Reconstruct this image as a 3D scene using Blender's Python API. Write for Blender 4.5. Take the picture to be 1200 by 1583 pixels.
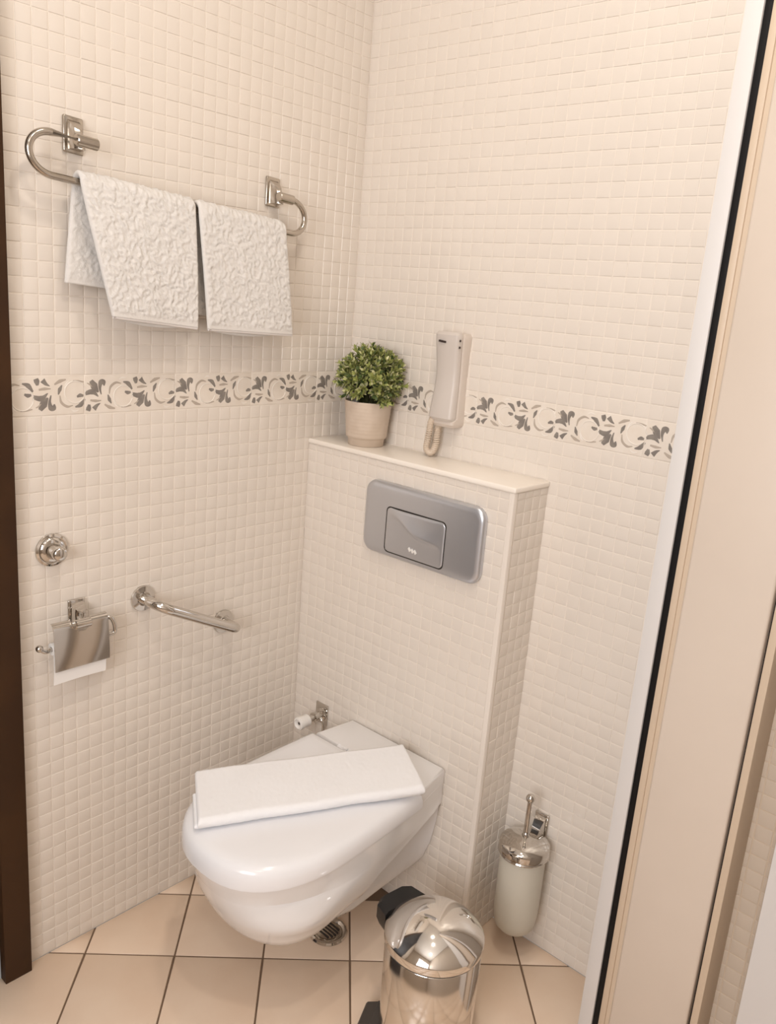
import bpy, bmesh, math, random
from mathutils import Vector, Matrix, noise

# ------------------------------------------------------------------ units
# every coordinate below is in mosaic pitches (1 = one 29 mm mosaic tile + joint)
U = 0.029
random.seed(7)
scene = bpy.context.scene
C = scene.collection
for o in list(bpy.data.objects):
    bpy.data.objects.remove(o)

# ------------------------------------------------------------------ camera
CAM = Vector((51.7947, -52.9091, 49.9840))
PITCH, ROLL, YAW, FPX = 0.2502283, 0.0797674, 2.2869902, 1282.33
_f = Vector((math.cos(YAW) * math.cos(PITCH), math.sin(YAW) * math.cos(PITCH), -math.sin(PITCH)))
_r = Vector((math.sin(YAW), -math.cos(YAW), 0))
_u = _r.cross(_f)
CR = _r * math.cos(ROLL) + _u * math.sin(ROLL)
CU = -_r * math.sin(ROLL) + _u * math.cos(ROLL)
CF = _f
cd = bpy.data.cameras.new('camera')
cam = bpy.data.objects.new('camera', cd)
C.objects.link(cam)
cam.matrix_world = Matrix(((CR.x, CU.x, -CF.x, CAM.x * U), (CR.y, CU.y, -CF.y, CAM.y * U),
                           (CR.z, CU.z, -CF.z, CAM.z * U), (0, 0, 0, 1)))
cd.sensor_fit = 'HORIZONTAL'
cd.sensor_width = 36
cd.lens = 36 * FPX / 1200
cd.clip_start = 0.02
scene.camera = cam

def project(P):
    d = Vector(P) - CAM
    z = d.dot(CF)
    return 600 + FPX * d.dot(CR) / z, 791.5 - FPX * d.dot(CU) / z

# ------------------------------------------------------------------ world, light, exposure
world = bpy.data.worlds.new('world')
scene.world = world
world.use_nodes = True
world.node_tree.nodes['Background'].inputs[0].default_value = (1.0, 0.93, 0.85, 1)
world.node_tree.nodes['Background'].inputs[1].default_value = 0.3
vs = scene.view_settings
vs.view_transform = 'Standard'
vs.look = 'None'
vs.exposure = -0.36
vs.gamma = 1
vs.use_curve_mapping = False
ROOM_X, ROOM_Y, ROOM_Z = 72.0, -92.0, 92.0
DOWNLIGHTS = [((28, -24), 6.2), ((42, -38), 8.0), ((56, -66), 6.0)]
LAMP_COL = (1.0, 0.90, 0.79)
# cool daylight fill from an added, unseen window in the wall behind the photographer
al = bpy.data.lights.new('window_fill', 'AREA')
al.shape = 'RECTANGLE'
al.size, al.size_y = 34 * U, 40 * U
al.energy = 41
al.color = (0.97, 0.97, 1.0)
alo = bpy.data.objects.new('window_fill', al)
C.objects.link(alo)
alo.location = (50 * U, (ROOM_Y + 1.0) * U, 54 * U)
alo.rotation_euler = (math.radians(90), 0, 0)

# ------------------------------------------------------------------ materials
def mat(name, col, rough=0.5, metal=0.0, spec=0.5, bump=None, vary=0.0, mottle=None, trans=0.0, coat=0.0, sss=0.0, sheen=0.0):
    m = bpy.data.materials.new(name)
    m.use_nodes = True
    nt = m.node_tree
    b = nt.nodes['Principled BSDF']
    b.inputs['Base Color'].default_value = (*col, 1)
    b.inputs['Roughness'].default_value = rough
    b.inputs['Metallic'].default_value = metal
    b.inputs['Specular IOR Level'].default_value = spec
    b.inputs['Transmission Weight'].default_value = trans
    b.inputs['Coat Weight'].default_value = coat
    b.inputs['Sheen Weight'].default_value = sheen
    if sss:
        b.inputs['Subsurface Weight'].default_value = sss
        b.inputs['Subsurface Radius'].default_value = (0.01, 0.008, 0.006)
    tc = nt.nodes.new('ShaderNodeTexCoord')
    last = None
    def mixcol(fac_socket, ca, cb):
        mx = nt.nodes.new('ShaderNodeMix')
        mx.data_type = 'RGBA'
        if fac_socket is not None:
            nt.links.new(fac_socket, mx.inputs[0])
        for s, c in ((6, ca), (7, cb)):
            if isinstance(c, tuple):
                mx.inputs[s].default_value = (*c, 1)
            else:
                nt.links.new(c, mx.inputs[s])
        return mx.outputs[2]
    out = col
    if mottle:
        sc, colb, lo, hi = mottle
        n = nt.nodes.new('ShaderNodeTexNoise')
        n.inputs['Scale'].default_value = sc
        n.inputs['Detail'].default_value = 4
        nt.links.new(tc.outputs['Object'], n.inputs['Vector'])
        r = nt.nodes.new('ShaderNodeMapRange')
        r.inputs[1].default_value, r.inputs[2].default_value = lo, hi
        nt.links.new(n.outputs['Fac'], r.inputs[0])
        out = mixcol(r.outputs[0], out, colb)
    if vary:
        oi = nt.nodes.new('ShaderNodeObjectInfo')
        ge = nt.nodes.new('ShaderNodeNewGeometry')
        ad = nt.nodes.new('ShaderNodeMath'); ad.operation = 'ADD'
        fr = nt.nodes.new('ShaderNodeMath'); fr.operation = 'FRACT'
        nt.links.new(oi.outputs['Random'], ad.inputs[0])
        nt.links.new(ge.outputs['Random Per Island'], ad.inputs[1])
        nt.links.new(ad.outputs[0], fr.inputs[0])
        dk = tuple(c * (1 - vary) for c in col)
        if isinstance(out, tuple):
            out = mixcol(fr.outputs[0], out, dk)
        else:
            mr = nt.nodes.new('ShaderNodeMapRange')
            mr.inputs[3].default_value, mr.inputs[4].default_value = 1 - vary, 1
            nt.links.new(fr.outputs[0], mr.inputs[0])
            mu = nt.nodes.new('ShaderNodeVectorMath'); mu.operation = 'SCALE'
            nt.links.new(out, mu.inputs[0]); nt.links.new(mr.outputs[0], mu.inputs['Scale'])
            out = mu.outputs[0]
    if not isinstance(out, tuple):
        nt.links.new(out, b.inputs['Base Color'])
    if bump:
        sc, st, dist = bump
        n = nt.nodes.new('ShaderNodeTexNoise')
        n.inputs['Scale'].default_value = sc
        n.inputs['Detail'].default_value = 3
        nt.links.new(tc.outputs['Object'], n.inputs['Vector'])
        bp = nt.nodes.new('ShaderNodeBump')
        bp.inputs['Strength'].default_value = st
        bp.inputs['Distance'].default_value = dist
        nt.links.new(n.outputs['Fac'], bp.inputs['Height'])
        nt.links.new(bp.outputs['Normal'], b.inputs['Normal'])
    return m

def emit(name, col, s):
    m = bpy.data.materials.new(name)
    m.use_nodes = True
    nt = m.node_tree
    nt.nodes.remove(nt.nodes['Principled BSDF'])
    e = nt.nodes.new('ShaderNodeEmission')
    e.inputs[0].default_value = (*col, 1); e.inputs[1].default_value = s
    nt.links.new(e.outputs[0], nt.nodes['Material Output'].inputs[0])
    return m

M = dict(
    mosaic=mat('cream_mosaic_glaze', (0.77, 0.70, 0.625), 0.22, vary=0.022, bump=(26, 0.04, 0.002)),
    mosaic_shade_tan=mat('shade_tan_mosaic_glaze', (0.60, 0.50, 0.40), 0.3, vary=0.03),  # darker tan puts the shade of the recessed strip into the tile colour
    grout=mat('cream_grout', (0.79, 0.715, 0.635), 0.85, bump=(300, 0.3, 0.001)),
    border=mat('border_tile_glaze', (0.76, 0.68, 0.59), 0.3, mottle=(30, (0.80, 0.73, 0.65), 0.35, 0.65)),
    motif=mat('grey_border_print', (0.215, 0.19, 0.17), 0.35, mottle=(60, (0.27, 0.24, 0.21), 0.4, 0.6)),
    motif_mid=mat('taupe_border_print', (0.47, 0.40, 0.335), 0.35),
    motif_light=mat('pale_border_relief', (0.84, 0.78, 0.71), 0.3),
    floor=mat('beige_floor_tile', (0.78, 0.60, 0.455), 0.36, vary=0.05, mottle=(7, (0.82, 0.655, 0.51), 0.35, 0.7), bump=(40, 0.08, 0.002)),
    floor_grout=mat('brown_floor_grout', (0.17, 0.11, 0.07), 0.9),
    slab=mat('cream_ledge_tile', (0.91, 0.845, 0.765), 0.25, mottle=(9, (0.88, 0.81, 0.725), 0.4, 0.7)),
    edge=mat('white_edge_profile', (0.80, 0.73, 0.655), 0.35),
    ceiling=mat('white_ceiling_paint', (0.85, 0.82, 0.77), 0.8),
    plaster=mat('taupe_plaster', (0.46, 0.40, 0.34), 0.8, bump=(60, 0.05, 0.002)),
    white_profile=mat('white_painted_profile', (0.68, 0.655, 0.635), 0.5),
    gasket=mat('black_rubber', (0.006, 0.005, 0.005), 0.6, spec=0.2),
    cream_panel=mat('cream_lacquer', (0.66, 0.57, 0.485), 0.35, mottle=(2.5, (0.62, 0.53, 0.445), 0.35, 0.7)),
    tan_strip=mat('tan_lacquer', (0.60, 0.48, 0.36), 0.45),
    brown=mat('dark_brown_wood', (0.050, 0.020, 0.005), 0.6, spec=0.3, mottle=(6, (0.038, 0.015, 0.004), 0.4, 0.6)),
    dark=mat('dark_door_leaf', (0.015, 0.013, 0.016), 0.5),
    chrome=mat('polished_chrome', (0.64, 0.61, 0.57), 0.06, 1.0),
    brushed=mat('brushed_nickel', (0.52, 0.47, 0.41), 0.2, 1.0),
    satin=mat('satin_silver', (0.60, 0.615, 0.655), 0.34, 0.85),
    satin_gap=mat('dark_gap', (0.03, 0.025, 0.022), 0.6),
    ceramic=mat('white_ceramic', (0.82, 0.805, 0.80), 0.08, coat=0.3),
    lid=mat('white_seat_plastic', (0.85, 0.845, 0.86), 0.16),
    terry=mat('white_terry', (0.73, 0.70, 0.665), 0.95, bump=(420, 0.5, 0.0015), sheen=0.3, spec=0.1),
    terry2=mat('white_terry_smooth', (0.90, 0.895, 0.905), 0.95, bump=(380, 0.35, 0.0012), sheen=0.3, spec=0.1),
    hem=mat('towel_hem', (0.83, 0.79, 0.765), 0.9),
    phone=mat('grey_beige_plastic', (0.66, 0.58, 0.51), 0.42),
    phone_face=mat('pale_grey_plastic', (0.62, 0.56, 0.51), 0.38),
    phone_dark=mat('dark_print', (0.05, 0.035, 0.03), 0.5),
    cord=mat('beige_cord', (0.64, 0.53, 0.42), 0.5),
    pot=mat('beige_ceramic_pot', (0.63, 0.52, 0.42), 0.6, mottle=(18, (0.58, 0.47, 0.37), 0.4, 0.6)),
    soil=mat('dark_soil', (0.012, 0.010, 0.008), 0.95),
    pebble=mat('pale_pebble', (0.42, 0.42, 0.42), 0.7),
    leaf=mat('green_leaf', (0.38, 0.42, 0.12), 0.5, vary=0.30, mottle=(40, (0.56, 0.57, 0.22), 0.4, 0.65)),
    leaf_pale=mat('pale_leaf', (0.72, 0.70, 0.38), 0.5, vary=0.3),
    leaf_dark=mat('deep_green_leaf', (0.10, 0.145, 0.045), 0.5, vary=0.3),
    stem=mat('dark_stem', (0.07, 0.07, 0.025), 0.7),
    frosted=mat('frosted_glass', (0.80, 0.75, 0.64), 0.45, trans=0.25, sss=0.0),
    black=mat('black_plastic', (0.010, 0.009, 0.009), 0.35),
    greyplastic=mat('dark_grey_plastic', (0.07, 0.06, 0.052), 0.45),
    steel=mat('mirror_steel', (0.80, 0.765, 0.72), 0.07, 1.0),
    steel_body=mat('polished_steel_body', (0.78, 0.74, 0.69), 0.12, 1.0),
    white_plastic=mat('white_plastic', (0.82, 0.79, 0.75), 0.35),
    paper=mat('white_tissue', (0.86, 0.84, 0.82), 0.95),
    lamp=emit('lamp_glow', LAMP_COL, 18),
    glass_fill=emit('fill_lit_pane', (0.86, 0.93, 1.0), 2.0),  # glowing pane of the added window behind the camera
)

# ------------------------------------------------------------------ helpers
def V(*a):
    return Vector(a)

class MB:
    """collects shapes (in mosaic units, world frame) and links them as ONE mesh object"""
    def __init__(s):
        s.v = []; s.f = []
    def add(s, vs_, fs):
        k = len(s.v)
        s.v += [Vector(v) for v in vs_]
        s.f += [tuple(i + k for i in f) for f in fs]
        return s
    def box(s, a, b, bevel=0.0, seg=2):
        bm = bmesh.new()
        bmesh.ops.create_cube(bm, size=1)
        a = Vector(a); b = Vector(b)
        c = (a + b) / 2; d = b - a
        for v in bm.verts:
            v.co = Vector((c.x + v.co.x * d.x, c.y + v.co.y * d.y, c.z + v.co.z * d.z))
        if bevel:
            bmesh.ops.bevel(bm, geom=bm.edges[:], offset=bevel, segments=seg, affect='EDGES', profile=0.5)
        bm.verts.index_update()
        s.add([v.co.copy() for v in bm.verts], [[v.index for v in f.verts] for f in bm.faces])
        bm.free()
        return s
    def frame(s, d):
        d = d.normalized()
        a = Vector((0, 0, 1)) if abs(d.z) < 0.9 else Vector((1, 0, 0))
        x = d.cross(a).normalized()
        return x, x.cross(d).normalized()
    def tube(s, pts, r, n=16, cap=True, closed=False):
        pts = [Vector(p) for p in pts]
        rs = r if isinstance(r, (list, tuple)) else [r] * len(pts)
        m = len(pts)
        vs_, fs = [], []
        X = None
        for i, p in enumerate(pts):
            if closed:
                d = pts[(i + 1) % m] - pts[i - 1]
            else:
                d = pts[min(i + 1, m - 1)] - pts[max(i - 1, 0)]
            d.normalize()
            if X is None:
                X, Y = s.frame(d)
            else:
                X = (X - d * X.dot(d)).normalized()
                Y = d.cross(X)
            for k in range(n):
                t = 2 * math.pi * k / n
                vs_.append(p + (X * math.cos(t) + Y * math.sin(t)) * rs[i])
        for i in range(m if closed else m - 1):
            j = (i + 1) % m
            for k in range(n):
                fs.append((i * n + k, i * n + (k + 1) % n, j * n + (k + 1) % n, j * n + k))
        if cap and not closed:
            fs.append(tuple(range(n - 1, -1, -1)))
            fs.append(tuple((m - 1) * n + k for k in range(n)))
        return s.add(vs_, fs)
    def lathe(s, o, axis, prof, n=40, ref=None):
        """prof: list of (radius, height along axis)"""
        o = Vector(o); ax = Vector(axis).normalized()
        X, Y = s.frame(ax)
        vs_, fs = [], []
        rings = []
        for r, h in prof:
            if r < 1e-6:
                rings.append([len(vs_)]); vs_.append(o + ax * h)
            else:
                k0 = len(vs_)
                for k in range(n):
                    t = 2 * math.pi * k / n
                    vs_.append(o + ax * h + (X * math.cos(t) + Y * math.sin(t)) * r)
                rings.append(list(range(k0, k0 + n)))
        for a, b in zip(rings, rings[1:]):
            for k in range(n):
                k2 = (k + 1) % n
                if len(a) == 1 and len(b) == 1: continue
                if len(a) == 1: fs.append((a[0], b[k2], b[k]))
                elif len(b) == 1: fs.append((a[k], a[k2], b[0]))
                else: fs.append((a[k], a[k2], b[k2], b[k]))
        return s.add(vs_, fs)
    def sphere(s, c, r, n=20):
        m = n // 2
        return s.lathe(Vector(c), (0, 0, 1), [(r * math.sin(math.pi * i / m), -r * math.cos(math.pi * i / m)) for i in range(m + 1)], n)
    def grid(s, fn, nu, nv):
        k = len(s.v)
        for i in range(nu + 1):
            for j in range(nv + 1):
                s.v.append(Vector(fn(i / nu, j / nv)))
        for i in range(nu):
            for j in range(nv):
                a = k + i * (nv + 1) + j
                s.f.append((a, a + 1, a + nv + 2, a + nv + 1))
        return s
    def loft(s, rings, cap0=True, cap1=True):
        n = len(rings[0]); k = len(s.v)
        for r in rings: s.v += [Vector(p) for p in r]
        for i in range(len(rings) - 1):
            for j in range(n):
                j2 = (j + 1) % n
                s.f.append((k + i * n + j, k + i * n + j2, k + (i + 1) * n + j2, k + (i + 1) * n + j))
        if cap0: s.f.append(tuple(k + j for j in range(n - 1, -1, -1)))
        if cap1: s.f.append(tuple(k + (len(rings) - 1) * n + j for j in range(n)))
        return s
    def prism(s, poly, n, h, base=None):
        """extrude a 3D polygon along n by h"""
        n = Vector(n)
        p = [Vector(q) for q in poly]
        return s.loft([p, [q + n * h for q in p]])
    def build(s, name, material, parent=None, smooth=True, angle=38, origin=None, mats=None, recalc=True):
        org = Vector(origin) if origin is not None else (Vector(parent['_o']) if parent is not None and '_o' in parent else Vector((0, 0, 0)))
        me = bpy.data.meshes.new(name)
        me.from_pydata([(v - org) * U for v in s.v], [], s.f)
        if recalc:
            bm = bmesh.new(); bm.from_mesh(me)
            bmesh.ops.recalc_face_normals(bm, faces=bm.faces[:])
            bm.to_mesh(me); bm.free()
        me.materials.append(M[material])
        if smooth:
            me.polygons.foreach_set('use_smooth', [True] * len(me.polygons))
            me.set_sharp_from_angle(angle=math.radians(angle))
        o = bpy.data.objects.new(name, me)
        C.objects.link(o)
        if parent is None:
            o.location = org * U
            o['_o'] = tuple(org)
        else:
            o.parent = parent
            porg = Vector(parent['_o'])
            o.location = (org - porg) * U
            o['_o'] = tuple(org)
        return o

def tag(o, label, cat, group=None):
    o['label'] = label; o['category'] = cat
    if group: o['group'] = group
    return o
def thing(name, org, label, cat, group=None):
    o = bpy.data.objects.new(name, None)
    C.objects.link(o)
    o.empty_display_size = 0.03
    o.location = Vector(org) * U
    o['_o'] = tuple(org)
    return tag(o, label, cat, group)
def struct(o, label=None):
    o['kind'] = 'structure'
    if label: o['label'] = label
    return o
def stuff(o):
    o['kind'] = 'stuff'
    return o
def spline(pts, n=8):
    """Catmull-Rom through points"""
    p = [Vector(q) for q in pts]
    p = [p[0] * 2 - p[1]] + p + [p[-1] * 2 - p[-2]]
    out = []
    for i in range(1, len(p) - 2):
        for k in range(n):
            t = k / n
            a, b, c, d = p[i - 1], p[i], p[i + 1], p[i + 2]
            out.append(0.5 * ((2 * b) + (c - a) * t + (2 * a - 5 * b + 4 * c - d) * t * t + (3 * b - a - 3 * c + d) * t ** 3))
    out.append(p[-2])
    return out
def lerp_table(tab, x):
    tab = sorted(tab)
    if x <= tab[0][0]: return tab[0][1]
    for (a, va), (b, vb) in zip(tab, tab[1:]):
        if x <= b:
            t = (x - a) / (b - a)
            return va + (vb - va) * t
    return tab[-1][1]

def smooth_table(tab, x):
    tab = sorted(tab)
    x = min(max(x, tab[0][0]), tab[-1][0])
    n = len(tab)
    for i in range(n - 1):
        if x <= tab[i + 1][0]: break
    def sl(k):
        a, b = max(k - 1, 0), min(k + 1, n - 1)
        return (tab[b][1] - tab[a][1]) / (tab[b][0] - tab[a][0])
    h = tab[i + 1][0] - tab[i][0]; t = (x - tab[i][0]) / h
    return ((2 * t ** 3 - 3 * t * t + 1) * tab[i][1] + (t ** 3 - 2 * t * t + t) * h * sl(i)
            + (3 * t * t - 2 * t ** 3) * tab[i + 1][1] + (t ** 3 - t * t) * h * sl(i + 1))

# ------------------------------------------------------------------ mosaic walls
BAND0, BAND1 = 41.0, 43.61
GAP, BEV, PROUD = 0.03, 0.04, 0.034
def tile_geo(hu, hv):
    """rounded mosaic tile, face up +z"""
    vs_ = []
    for ins, h in ((0, -0.02), (0, PROUD - 0.03), (BEV * 0.4, PROUD - 0.008), (BEV * 1.3, PROUD)):
        vs_ += [(-hu + ins, -hv + ins, h), (hu - ins, -hv + ins, h), (hu - ins, hv - ins, h), (-hu + ins, hv - ins, h)]
    fs = []
    for i in range(3):
        for j in range(4):
            j2 = (j + 1) % 4
            fs.append((i * 4 + j, i * 4 + j2, i * 4 + 4 + j2, i * 4 + 4 + j))
    fs.append((12, 13, 14, 15))
    return vs_, fs
_tms = {}
def tile_mesh(mname):
    if mname not in _tms:
        vs_, fs = tile_geo(0.5 - GAP, 0.5 - GAP)
        _tm = bpy.data.meshes.new('mosaic_tile')
        _tm.from_pydata([Vector(v) * U for v in vs_], [], fs)
        _tm.materials.append(M[mname])
        _tm.polygons.foreach_set('use_smooth', [True] * len(_tm.polygons))
        _tm.set_sharp_from_angle(angle=math.radians(14))
        _tms[mname] = _tm
    return _tms[mname]

def axes(a, n):
    a = Vector(a); n = Vector(n); b = n.cross(a)
    return Matrix(((a.x, b.x, n.x), (a.y, b.y, n.y), (a.z, b.z, n.z)))

def mosaic(wall, O, a, n, cells, limit=300, mname='mosaic'):
    """cells (u0,u1,v0,v1) on the plane through O; u along a, v up; full cells nearest become parts"""
    O = Vector(O)
    R = axes(a, n)
    sgn = 1 if (Vector(n).cross(Vector(a))).z > 0 else -1
    info = []
    for (u0, u1, v0, v1) in cells:
        cpos = O + Vector(a) * (u0 + u1) / 2 + Vector((0, 0, 1)) * (v0 + v1) / 2
        full = abs(u1 - u0 - 1) < 1e-3 and abs(v1 - v0 - 1) < 1e-3
        ok = (cpos - CAM).dot(CF) > 1
        area = 0
        if full and ok:
            q = [project(cpos + Vector(a) * du + Vector((0, 0, dv))) for du, dv in ((-.5, -.5), (.5, -.5), (.5, .5), (-.5, .5))]
            x, y = project(cpos)
            if 4 < x < 1150 and 4 < y < 1579:
                area = abs(sum(q[i][0] * q[(i + 1) % 4][1] - q[(i + 1) % 4][0] * q[i][1] for i in range(4))) / 2
        info.append((area, cpos, u1 - u0, v1 - v0))
    info.sort(key=lambda t: -t[0])
    mb = MB()
    for i, (area, cpos, du, dv) in enumerate(info):
        tilt = Matrix.Rotation(random.gauss(0, 0.007), 3, 'X') @ Matrix.Rotation(random.gauss(0, 0.007), 3, 'Y')
        off = random.uniform(-0.012, 0.012)
        if i < limit and area > 0:
            o = bpy.data.objects.new('mosaic_tile', tile_mesh(mname))
            C.objects.link(o)
            o.parent = wall
            m4 = (R @ tilt).to_4x4()
            m4.translation = (cpos - Vector(wall['_o']) + Vector(n) * off) * U
            o.matrix_local = m4
        else:
            vs_, fs = tile_geo(du / 2 - GAP, dv / 2 - GAP)
            mb.add([R @ (tilt @ Vector(v)) + cpos + Vector(n) * off for v in vs_], fs)
    if mb.v:
        stuff(mb.build('mosaic_field', mname, wall, angle=14, recalc=False))

def rows(z0, z1):
    """mosaic row boundaries between z0 and z1 (band excluded)"""
    out = []
    k = 0
    zs = [(float(i), float(i + 1)) for i in range(41)]
    z = BAND1
    while z < ROOM_Z + 1:
        zs.append((z, z + 1)); z += 1
    for a, b in zs:
        a2, b2 = max(a, z0), min(b, z1)
        if b2 - a2 > 0.18: out.append((a2, b2))
    return out
def cols(u0, u1):
    out = []
    k = math.floor(u0)
    while k < u1:
        a, b = max(k, u0), min(k + 1, u1)
        if b - a > 0.18: out.append((a, b))
        k += 1
    return out

CW, CD, CH = 21.2, 4.45, 37.55       # boxed-in cistern: width, depth, height under its ledge
JAMB = -30.3
BACK_END = 35.0
G = -0.002                             # grout plane sits behind the tile faces

# floor: grout bed + diagonal tiles
fl = MB().box((0, ROOM_Y, -1.5), (ROOM_X, 0, -0.07)).build('floor', 'floor_grout', smooth=False)
struct(fl)
P = 6.75
def clip(poly, axis, val, keep_less):
    out = []
    for i in range(len(poly)):
        p, q = poly[i], poly[(i + 1) % len(poly)]
        ip = (p[axis] <= val) if keep_less else (p[axis] >= val)
        iq = (q[axis] <= val) if keep_less else (q[axis] >= val)
        if ip: out.append(p)
        if ip != iq:
            t = (val - p[axis]) / (q[axis] - p[axis])
            out.append(tuple(p[k] + t * (q[k] - p[k]) for k in range(2)))
    return out
S0, D0 = 3.92, 28.55                  # joints: x+y = S0 + k*P*sqrt2, x-y = D0 + k*P*sqrt2
Q = P * math.sqrt(2)
g2 = 0.20
for i in range(-12, 12):
    for j in range(-8, 18):
        s0, s1 = S0 + i * Q + g2 / 2, S0 + (i + 1) * Q - g2 / 2
        d0, d1 = D0 + j * Q + g2 / 2, D0 + (j + 1) * Q - g2 / 2
        poly = [((s + d) / 2, (s - d) / 2) for s, d in ((s0, d0), (s1, d0), (s1, d1), (s0, d1))]
        for ax, val, kl in ((0, 0.03, False), (0, ROOM_X - 0.03, True), (1, -0.03, True), (1, ROOM_Y + 0.03, False)):
            if poly: poly = clip(poly, ax, val, kl)
        if len(poly) < 3: continue
        cx = sum(p[0] for p in poly) / len(poly); cy = sum(p[1] for p in poly) / len(poly)
        if cx < CW - 1 and cy > -CD + 1: continue
        mb = MB()
        top = random.uniform(-0.012, 0.008)
        ins = 0.05
        inner = [(cx + (p[0] - cx) * (1 - ins / 3), cy + (p[1] - cy) * (1 - ins / 3)) for p in poly]
        mb.loft([[(p[0], p[1], -0.08) for p in poly], [(p[0], p[1], top - 0.03) for p in poly], [(p[0], p[1], top) for p in inner]], cap0=False)
        mb.build('floor_tile', 'floor', fl, angle=80, origin=(cx, cy, 0))

# ceiling
struct(MB().box((-1.5, ROOM_Y, ROOM_Z), (ROOM_X, 1.5, ROOM_Z + 2)).build('ceiling', 'ceiling', smooth=False))

# left wall
wl = struct(MB().box((-2, JAMB, 0), (G, 0, ROOM_Z)).build('wall_left', 'grout', smooth=False))
cells = []
for z0, z1 in rows(0.04, ROOM_Z):
    for u0, u1 in cols(JAMB + 0.02, -0.02):
        if u0 > -CD - 0.2 and z1 <= CH + 0.3: 
            continue
        if z0 < CH and u1 > -CD: u1 = -CD
        if u1 - u0 < 0.2: continue
        cells.append((u0, u1, z0, z1))
mosaic(wl, (0, 0, 0), (0, 1, 0), (1, 0, 0), cells)

# back wall
wb = struct(MB().box((-2, -G, 0), (BACK_END, 2, ROOM_Z)).build('wall_back', 'grout', smooth=False))
cells = []
for z0, z1 in rows(0.04, ROOM_Z):
    for u0, u1 in cols(0.02, BACK_END):
        if z1 <= CH + 0.3 and u0 < CW - 0.3:
            if u1 < CW + 0.2: continue
            u0 = CW + 0.02
        if u1 - u0 < 0.2: continue
        cells.append((u0, u1, z0, z1))
mosaic(wb, (0, 0, 0), (1, 0, 0), (0, -1, 0), cells)

# boxed-in cistern
wc = struct(MB().box((0, -CD - G, 0), (CW + G, 0, CH)).build('wall_cistern', 'grout', smooth=False))
cells = [(u0, u1, z0, z1) for z0, z1 in rows(0.04, CH - 0.02) for u0, u1 in cols(0.02, CW - 0.36)]
mosaic(wc, (0, -CD, 0), (1, 0, 0), (0, -1, 0), cells)
cells = [(u0, u1, z0, z1) for z0, z1 in rows(0.04, CH - 0.02) for u0, u1 in cols(-CD + 0.3, -0.02)]
mosaic(wc, (CW, 0, 0), (0, 1, 0), (1, 0, 0), cells)
# ledge slab and corner profile
struct(MB().box((0.02, -CD - 0.16, CH), (CW + 0.14, -0.03, CH + 0.42), 0.12, 3).build('trim_1', 'slab'), 'cream stone ledge capping the boxed-in cistern')
mb = MB()
prof = [(CW - 0.34, -CD + 0.02), (CW - 0.34, -CD - 0.08), (CW - 0.1, -CD - 0.09), (CW + 0.03, -CD - 0.06), (CW + 0.085, -CD + 0.05), (CW + 0.085, -CD + 0.28), (CW - 0.02, -CD + 0.28)]
mb.loft([[(x, y, 0.02) for x, y in prof], [(x, y, CH) for x, y in prof]])
struct(mb.build('trim_2', 'edge'), 'pale corner profile on the edge of the boxed-in cistern')

# decorative border tiles
LB, HB = 7.03, BAND1 - BAND0
def motif_strokes():
    """strokes of half a repeat, from an upright flower; (points, widths, tone) in zoomed px about the flower node"""
    return [
        ([(-15, -75), (-38, -130), (-56, -178)], (0.10, 0.44, 0.22), 0),
        ([(6, -52), (6, -105), (24, -145), (46, -140), (46, -112)], (0.06, 0.16, 0.30, 0.30, 0.06), 0),
        ([(-22, -42), (-62, -90), (-126, -92)], (0.05, 0.32, 0.20), 0),
        ([(-6, -5), (-52, -14), (-96, -30)], (0.05, 0.16, 0.10), 1),
        ([(-18, 14), (-50, 24), (-82, 46)], (0.04, 0.18, 0.30), 0),
        ([(-112, 0), (-122, 26), (-134, 46)], (0.14, 0.30, 0.26), 0),
        ([(62, -36), (66, 5), (76, 40)], (0.06, 0.22, 0.06), 0),
        ([(16, 32), (54, 66), (98, 88)], (0.08, 0.20, 0.08), 1),
        ([(75, -40), (98, -90), (150, -112), (195, -95)], (0.06, 0.14, 0.14, 0.05), 1),
        ([(216, -104), (258, -78), (280, -26)], (0.07, 0.26, 0.12), 0),
        ([(214, -24), (238, -8), (264, -6)], (0.10, 0.22, 0.12), 0),
        ([(100, 20), (108, 58), (125, 84)], (0.05, 0.10, 0.05), 2),
        ([(155, 90), (200, 97), (246, 100)], (0.06, 0.11, 0.06), 1),
        ([(274, 96), (300, 90), (322, 78)], (0.05, 0.10, 0.05), 1),
        ([(185, -128), (215, -138), (250, -122)], (0.04, 0.10, 0.04), 2),
    ]
def stroke(mb, pts, wid, flip, s0, t0, h):
    ca, sa = 0.976, 0.217
    q = []
    for dx, dy in pts:
        x = (dx * ca + dy * sa) / 118.0
        y = -(-dx * sa + dy * ca) / 117.0
        q.append(Vector((s0 + x, (t0 + y) if not flip else (HB - t0 - y), 0)))
    c = spline(q, 5)
    n = len(c)
    rows_ = []
    for i, p in enumerate(c):
        d = (c[min(i + 1, n - 1)] - c[max(i - 1, 0)]).normalized()
        nn = Vector((-d.y, d.x, 0))
        f = i / (n - 1) * (len(wid) - 1)
        k = min(int(f), len(wid) - 2)
        w = (wid[k] + (wid[k + 1] - wid[k]) * (f - k)) / 2 * 1.22
        rows_.append([p - nn * w, p + Vector((0, 0, h)), p + nn * w])
    k0 = len(mb.v)
    for r in rows_: mb.v += r
    for i in range(n - 1):
        for j in range(2):
            a = k0 + i * 3 + j
            mb.f.append((a, a + 1, a + 4, a + 3))
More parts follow.
